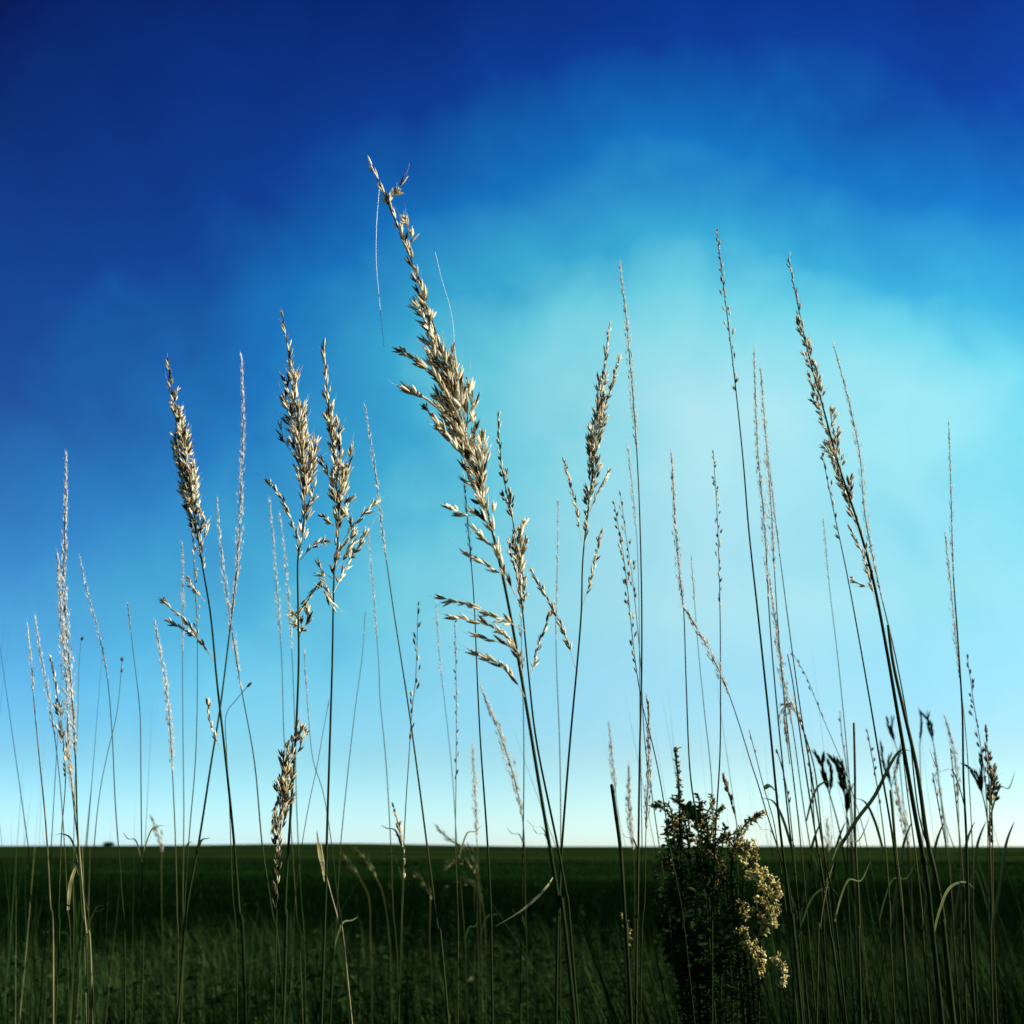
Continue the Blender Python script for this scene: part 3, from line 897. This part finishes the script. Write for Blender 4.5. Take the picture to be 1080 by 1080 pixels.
def plume(mb, pts, Y, w, n, size=4.2, tone=.6, sd_=.3):
    """feathery mass of little seed tufts set along an arching branch"""
    px = Y / F
    q = spline(pts, 6)
    al = arclen(q)
    mb.tube(q, [px * .9] * len(q), 4, .2)
    n = int(n * .8)
    for i in range(n):
        t = (i + random.random()) / n
        p, d_ = sample(q, al, al[-1] * t)
        rad = perp(d_, random.uniform(0, 6.28))
        off = rad * (w * .8 * px * random.random() ** .6 * max(.25, math.sin(math.pi * min(.97, t * .9 + .12))))
        c = p + off
        tn = rtone(tone, sd_)
        for k in range(4):
            dd = (rad * .6 + d_ * .5 + Vector((random.gauss(0, .7), random.gauss(0, .7), random.gauss(.2, .7))))
            mb.lens(c, dd, size * px * random.uniform(.6, 1.2), size * px * .45, max(0, min(1, tn + random.uniform(-.12, .12))), n=4)


def bush(name, label, Y, base_px, stems, plumes):
    b0 = P(*base_px, Y)
    base = Vector((b0.x, Y, 0))
    root = thing(name, label, 'plant', base)
    for sp_, r, nl, ll, tn in stems:
        a, b = MB(), MB()
        pts = [P(x, y, Y + dz) for x, y, dz in sp_]
        g = Vector((base.x + random.uniform(-.05, .05), base.y + random.uniform(-.04, .04), 0))
        pts = [g, g.lerp(pts[0], .55)] + pts
        leafy_stem(a, b, pts, Y, r, nl * 2, ll, tn, .72)
        so = a.build('stem', MAT_STEM, root, base)
        b.build('foliage', MAT_LEAF, so, base)
    for pp, w, n, sz, tn in plumes:
        a = MB()
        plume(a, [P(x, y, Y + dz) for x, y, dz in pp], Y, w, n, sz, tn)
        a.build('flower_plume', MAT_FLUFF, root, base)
    return root


bst = []
for sp_ in ([(728, 1040, 0), (722, 960, 0), (712, 890, .02), (706, 850, .03), (690, 850, .03)],
            [(735, 1040, .02), (732, 960, .02), (727, 900, .04), (722, 862, .05), (714, 838, .05)],
            [(742, 1040, 0), (741, 950, -.02), (740, 890, -.03), (738, 850, -.03), (736, 838, -.03)],
            [(748, 1040, 0), (750, 960, .02), (752, 900, .03), (754, 860, .04), (762, 852, .04)],
            [(755, 1040, .03), (758, 960, .05), (761, 900, .05), (765, 872, .06)],
            [(725, 1040, .05), (716, 980, .08), (708, 930, .08), (702, 900, .08)],
            [(738, 1040, .06), (730, 980, .06), (726, 940, .08), (718, 880, .08), (710, 860, .08)],
            [(750, 1040, -.03), (746, 980, -.05), (747, 930, -.05), (747, 880, -.04), (744, 858, -.04)],
            [(760, 1040, -.02), (764, 990, -.02), (768, 950, .02), (766, 920, .02)],
            [(718, 1040, 0), (705, 1000, .04), (697, 965, .05), (690, 950, .05)]):
    bst.append((sp_, 3.2, 70, 18, .36))
    bst.append(([(x + random.uniform(-15, 15), y + random.uniform(4, 60), dz + random.uniform(-.06, .06)) for x, y, dz in sp_], 2.6, 76, 17, .34))
bst.append(([(724, 1040, -.02), (720, 950, -.02), (717, 870, -.03), (715, 820, -.03), (713, 789, -.03)], 2.6, 60, 13, .25))
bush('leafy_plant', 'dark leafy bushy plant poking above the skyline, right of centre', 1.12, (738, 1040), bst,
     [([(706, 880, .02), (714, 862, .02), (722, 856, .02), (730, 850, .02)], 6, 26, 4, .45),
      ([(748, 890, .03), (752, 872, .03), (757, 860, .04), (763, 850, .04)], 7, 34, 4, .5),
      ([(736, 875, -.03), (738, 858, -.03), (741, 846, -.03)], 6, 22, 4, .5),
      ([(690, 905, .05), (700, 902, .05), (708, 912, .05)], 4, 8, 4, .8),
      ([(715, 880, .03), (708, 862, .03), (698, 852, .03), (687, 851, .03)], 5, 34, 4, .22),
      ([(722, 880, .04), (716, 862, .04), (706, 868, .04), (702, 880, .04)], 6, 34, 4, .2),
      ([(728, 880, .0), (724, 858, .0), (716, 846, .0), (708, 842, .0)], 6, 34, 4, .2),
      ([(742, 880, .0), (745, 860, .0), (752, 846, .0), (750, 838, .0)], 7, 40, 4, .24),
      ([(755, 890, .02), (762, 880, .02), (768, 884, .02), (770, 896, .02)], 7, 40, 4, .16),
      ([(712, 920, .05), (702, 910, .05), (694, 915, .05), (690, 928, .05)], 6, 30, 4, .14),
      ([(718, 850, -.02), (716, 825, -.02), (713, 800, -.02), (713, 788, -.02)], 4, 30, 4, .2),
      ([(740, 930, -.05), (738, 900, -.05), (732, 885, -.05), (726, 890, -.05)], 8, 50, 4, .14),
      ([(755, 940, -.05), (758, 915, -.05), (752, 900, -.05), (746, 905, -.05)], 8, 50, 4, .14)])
gst = [([(782, 1040, 0), (776, 970, 0), (772, 920, 0), (775, 890, 0), (786, 870, 0), (800, 860, 0)], 4, 60, 18, .16),
       ([(788, 1040, .03), (786, 980, .03), (784, 940, .03), (788, 910, .03), (796, 905, .03)], 3, 70, 18, .18),
       ([(794, 1040, .03), (798, 1000, .02), (803, 960, .02), (810, 930, .02)], 3, 60, 16, .2),
       ([(778, 1040, .05), (768, 980, .05), (764, 930, .05), (768, 905, .05)], 3, 70, 18, .15),
       ([(800, 1040, 0), (806, 1010, 0), (812, 985, 0)], 2.6, 40, 14, .22)]
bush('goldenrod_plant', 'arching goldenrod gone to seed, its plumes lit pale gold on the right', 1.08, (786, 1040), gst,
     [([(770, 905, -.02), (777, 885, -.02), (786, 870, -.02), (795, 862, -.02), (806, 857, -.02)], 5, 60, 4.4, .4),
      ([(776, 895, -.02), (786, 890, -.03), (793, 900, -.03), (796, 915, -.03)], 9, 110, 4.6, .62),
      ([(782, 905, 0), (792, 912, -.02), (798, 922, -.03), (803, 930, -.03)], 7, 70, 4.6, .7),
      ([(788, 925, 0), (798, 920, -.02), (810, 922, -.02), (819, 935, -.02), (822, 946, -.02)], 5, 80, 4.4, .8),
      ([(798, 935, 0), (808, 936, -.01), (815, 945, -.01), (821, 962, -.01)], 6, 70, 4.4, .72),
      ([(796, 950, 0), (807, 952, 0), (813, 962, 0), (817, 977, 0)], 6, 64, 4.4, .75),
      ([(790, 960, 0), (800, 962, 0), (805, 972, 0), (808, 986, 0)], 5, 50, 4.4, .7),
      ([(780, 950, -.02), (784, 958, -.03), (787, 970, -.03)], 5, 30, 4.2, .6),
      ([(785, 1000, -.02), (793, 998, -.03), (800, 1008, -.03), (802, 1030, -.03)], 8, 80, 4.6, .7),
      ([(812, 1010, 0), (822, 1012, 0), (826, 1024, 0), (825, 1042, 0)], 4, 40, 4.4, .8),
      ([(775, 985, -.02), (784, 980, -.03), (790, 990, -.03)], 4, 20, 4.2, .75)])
bush('leafy_plant', 'small pale-tipped leafy plant low beside the broken-off stem', 1.5, (662, 1040),
     [([(660, 1040, 0), (656, 1000, 0), (653, 975, 0), (650, 965, 0)], 2.4, 30, 12, .3),
      ([(666, 1040, .03), (665, 1000, .03), (663, 970, .03)], 2.4, 30, 12, .35)],
     [([(660, 1000, 0), (662, 985, 0), (660, 972, 0), (656, 965, 0)], 4, 24, 4, .5)])


# ------------------------------------------------------------------ ground and meadow
def ground_z(x, y):
    r = np.hypot(x, y)
    z = np.zeros_like(r)
    sm = lambda a, b: np.clip((r - a) / (b - a), 0, 1) ** 2 * (3 - 2 * np.clip((r - a) / (b - a), 0, 1))
    z -= .55 * sm(14, 26) * (1 - sm(34, 60))
    z += (CAM_Z + .0) * sm(70, 420) * .75
    azd = np.degrees(np.arctan2(x, y))
    hill = np.exp(-((azd + 9) / 7.0) ** 2) * 1.5 + np.exp(-((azd + 22) / 6.0) ** 2) * .5 + .35 * np.exp(-((azd - 14) / 10.0) ** 2)
    z += hill * sm(150, 500)
    z += .05 * np.sin(x * .7 + 1) * np.sin(y * .45) * (1 - sm(40, 80))
    z -= 4 * sm(700, 1500)
    return z


rr = np.concatenate([[0.01], np.geomspace(.4, 6000, 150)])
aa = np.linspace(0, 2 * np.pi, 241)[:-1]
X = np.outer(rr, np.sin(aa))
Yg = np.outer(rr, np.cos(aa))
Z = ground_z(X, Yg)
nv, na = len(rr), len(aa)
verts = np.stack([X, Yg, Z], -1).reshape(-1, 3)
faces = []
for i in range(nv - 1):
    for j in range(na):
        a, b = i * na + j, i * na + (j + 1) % na
        faces.append((a, a + na, b + na, b))
me = bpy.data.meshes.new('ground')
me.from_pydata(verts.tolist(), [], faces)
me.polygons.foreach_set('use_smooth', [True] * len(me.polygons))
go = bpy.data.objects.new('ground', me)
COL.objects.link(go)
go['kind'] = 'structure'
m, t, b, out = new_mat('field_ground')
g = t.nodes.new('ShaderNodeNewGeometry')
ln_ = t.nodes.new('ShaderNodeVectorMath')
ln_.operation = 'LENGTH'
t.links.new(g.outputs['Position'], ln_.inputs[0])
n1 = t.nodes.new('ShaderNodeTexNoise')
n1.inputs['Scale'].default_value = .06
n1.inputs['Detail'].default_value = 5
t.links.new(g.outputs['Position'], n1.inputs['Vector'])
n2 = t.nodes.new('ShaderNodeTexNoise')
n2.inputs['Scale'].default_value = 2.5
n2.inputs['Detail'].default_value = 6
t.links.new(g.outputs['Position'], n2.inputs['Vector'])


def TM(op, a, b_):
    n = t.nodes.new('ShaderNodeMath')
    n.operation = op
    for i, v in enumerate((a, b_)):
        if isinstance(v, (int, float)):
            n.inputs[i].default_value = v
        else:
            t.links.new(v, n.inputs[i])
    return n.outputs[0]


dist = TM('MULTIPLY', ln_.outputs['Value'], TM('ADD', .8, TM('MULTIPLY', n1.outputs[0], .4)))
lg = TM('DIVIDE', TM('LOGARITHM', dist, 10.0), 3.0)          # field strips: meadow, fallow, pasture
strip = ramp(t, [(0, (.006, .016, .004)), (.27, (.006, .016, .004)), (.32, (.002, .007, .0016)), (.52, (.0025, .0085, .002)), (.61, (.005, .016, .004)), (.66, (.009, .020, .006)), (.8, (.009, .020, .006)), (1, (.009, .019, .006))], lg)
mott = ramp(t, [(.3, (.55, .55, .55)), (.7, (1.4, 1.4, 1.3))], n2.outputs[0])
mp = t.nodes.new('ShaderNodeMapping')
mp.inputs['Scale'].default_value = (.006, .03, 1)
t.links.new(g.outputs['Position'], mp.inputs['Vector'])
n3 = t.nodes.new('ShaderNodeTexNoise')
n3.inputs['Scale'].default_value = 1.0
n3.inputs['Detail'].default_value = 4
t.links.new(mp.outputs[0], n3.inputs['Vector'])
fld = ramp(t, [(.36, (.4, .42, .4)), (.47, (.8, .85, .75)), (.52, (1.6, 1.5, 1.3)), (.62, (.75, .8, .7)), (.7, (1.9, 1.7, 1.5))], n3.outputs[0])
t.links.new(mixc(t, 'MULTIPLY', 1.0, mixc(t, 'MULTIPLY', 1.0, strip, mott), fld), b.inputs['Base Color'])
b.inputs['Roughness'].default_value = .95
b.inputs['Specular IOR Level'].default_value = 0
me.materials.append(m)


def meadow(name, n, r0, r1, h, hw, halfang, tone, power=1.0, lean=.25, azc=0.0, mat=MAT_GRASS, hvar=.35):
    """one mass of bent grass blades on the ground"""
    a = RNG.uniform(-halfang, halfang, n) + azc
    r = r0 * (r1 / r0) ** (RNG.uniform(0, 1, n) ** power)
    x, y = r * np.sin(a), r * np.cos(a)
    z = ground_z(x, y)
    # clumpiness
    cl = .75 + .35 * np.sin(x * 1.9 + 2 * np.sin(y * 1.1)) * np.sin(y * 1.6 + 1.3 * np.sin(x * .8))
    H = h * RNG.uniform(1 - hvar, 1 + hvar, n) * cl
    W = hw * RNG.uniform(.6, 1.4, n)
    th = RNG.uniform(0, 2 * np.pi, n)
    la = RNG.normal(math.pi, 1.0, n)
    le = np.abs(RNG.normal(lean, lean * .6, n)) * H
    V = np.zeros((n, 7, 3))
    for k, (q, wk) in enumerate(((0, 1.0), (.4, .85), (.75, .55), (1, 0))):
        cx = x + np.cos(la) * le * q ** 2
        cy = y + np.sin(la) * le * q ** 2
        cz = z + H * q * (1 - .18 * q * (le / np.maximum(H, 1e-3)))
        if k < 3:
            V[:, 2 * k] = np.stack([cx - np.cos(th) * W * wk, cy - np.sin(th) * W * wk, cz], -1)
            V[:, 2 * k + 1] = np.stack([cx + np.cos(th) * W * wk, cy + np.sin(th) * W * wk, cz], -1)
        else:
            V[:, 6] = np.stack([cx, cy, cz], -1)
    tn = np.clip(RNG.normal(tone, .2, n), 0, 1)
    me = bpy.data.meshes.new(name)
    me.vertices.add(n * 7)
    me.vertices.foreach_set('co', V.reshape(-1))
    off = (np.arange(n) * 7)[:, None]
    loops = np.concatenate([off + np.array([0, 1, 3, 2]), off + np.array([2, 3, 5, 4]), off + np.array([4, 5, 6])], 1).reshape(-1)
    me.loops.add(len(loops))
    me.loops.foreach_set('vertex_index', loops.astype(np.int32))
    me.polygons.add(n * 3)
    st = (np.arange(n) * 11)[:, None] + np.array([0, 4, 8])
    me.polygons.foreach_set('loop_start', st.reshape(-1).astype(np.int32))
    me.update(calc_edges=True)
    at = me.attributes.new('tone', 'FLOAT', 'POINT')
    at.data.foreach_set('value', np.repeat(tn, 7).astype(np.float32))
    me.materials.append(mat)
    ob = bpy.data.objects.new(name, me)
    COL.objects.link(ob)
    ob['kind'] = 'stuff'
    return ob


HA = R(42)
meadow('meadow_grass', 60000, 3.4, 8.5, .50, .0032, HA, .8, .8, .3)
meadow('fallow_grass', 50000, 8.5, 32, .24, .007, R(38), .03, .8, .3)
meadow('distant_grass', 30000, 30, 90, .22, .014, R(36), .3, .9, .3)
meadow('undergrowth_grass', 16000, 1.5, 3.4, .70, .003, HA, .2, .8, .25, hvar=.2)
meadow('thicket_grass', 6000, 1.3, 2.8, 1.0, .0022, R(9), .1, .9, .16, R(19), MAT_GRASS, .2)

# leafy ground cover of the middle distance: many small herbs, one mass
hb = MB()
for i in range(950):
    a = random.uniform(-R(36), R(36))
    r = 3.0 * (8.5 / 3.0) ** random.random()
    x, y = r * math.sin(a), r * math.cos(a)
    H = random.uniform(.46, .70) * (1.08 if r < 4.5 else .95)
    base = Vector((x, y, 0))
    top = base + Vector((random.uniform(-.08, .08), random.uniform(-.08, .08), H))
    q = spline([base, base.lerp(top, .5) + Vector((random.uniform(-.03, .03), 0, 0)), top], 3)
    hb.tube(q, [.0022 - .0012 * k / len(q) for k in range(len(q))], 3, .2)
    al = arclen(q)
    for k in range(20):
        p, d_ = sample(q, al, al[-1] * (.5 + .5 * random.random()))
        rad = perp(d_, random.uniform(0, 6.28))
        ln = random.uniform(.02, .05)
        d0 = (rad + d_ * random.uniform(-.1, .7)).normalized()
        nn = d0.cross(rad.cross(d0) + Vector((.01, .02, .03)))
        nn = (Vector((0, 0, 1)) + Vector((random.gauss(0, .5), random.gauss(0, .5), 0))).normalized()
        hb.blade([p, p + d0 * ln * .5, p + d0 * ln - Vector((0, 0, ln * .25))], [ln * .06, ln * .24, ln * .01], nn, rtone(.30, .17), .25)
meadow('dry_grass', 2600, 2.4, 7.5, .74, .0013, HA, 1.0, .8, .25, hvar=.2)
meadow('thicket_stems', 620, 1.3, 2.6, 1.22, .0012, R(9), .2, .9, .12, R(18), MAT_LEAF, .22)
meadow('thicket_leaves', 420, 1.35, 2.8, 1.17, .0026, R(8.5), .15, .9, .34, R(18), MAT_LEAF, .14)
meadow('thicket_leaves', 90, 1.3, 2.4, 1.10, .0020, R(4), .3, .9, .32, R(-22), MAT_LEAF, .14)
meadow('thicket_stems', 80, 1.3, 2.4, 1.12, .0010, R(4), .6, .9, .12, R(-21), MAT_LEAF, .2)
o = hb.build('low_herbs', MAT_LEAF)
o['kind'] = 'stuff'

# a far shrub on the skyline at left
sx_, sy_ = P(114, 893, 420).x, 420.0
gz = float(ground_z(np.array([sx_]), np.array([sy_]))[0])
sroot = thing('distant_shrub', 'tiny dark shrub far off on the skyline at left', 'shrub', (sx_, sy_, gz))
tb = MB()
tb.tube([Vector((sx_, sy_, gz - .2)), Vector((sx_ + .2, sy_, gz + .5)), Vector((sx_ + .1, sy_, gz + .9))], [.3, .22, .1], 6, .1)
tb.build('trunk', MAT_STEM, sroot, Vector((sx_, sy_, gz)))
cb = MB()
for i in range(500):
    u = Vector((random.gauss(0, 1), random.gauss(0, 1), random.gauss(0, 1))).normalized() * random.random() ** .4
    p = Vector((sx_ + u.x * 2.0, sy_ + u.y * 2.0, gz + .55 + u.z * .55))
    cb.lens(p, Vector((random.gauss(0, 1), random.gauss(0, 1), random.gauss(0, 1))), .5, .35, rtone(.2, .1), n=4)
cb.build('crown', MAT_LEAF, sroot, Vector((sx_, sy_, gz)))
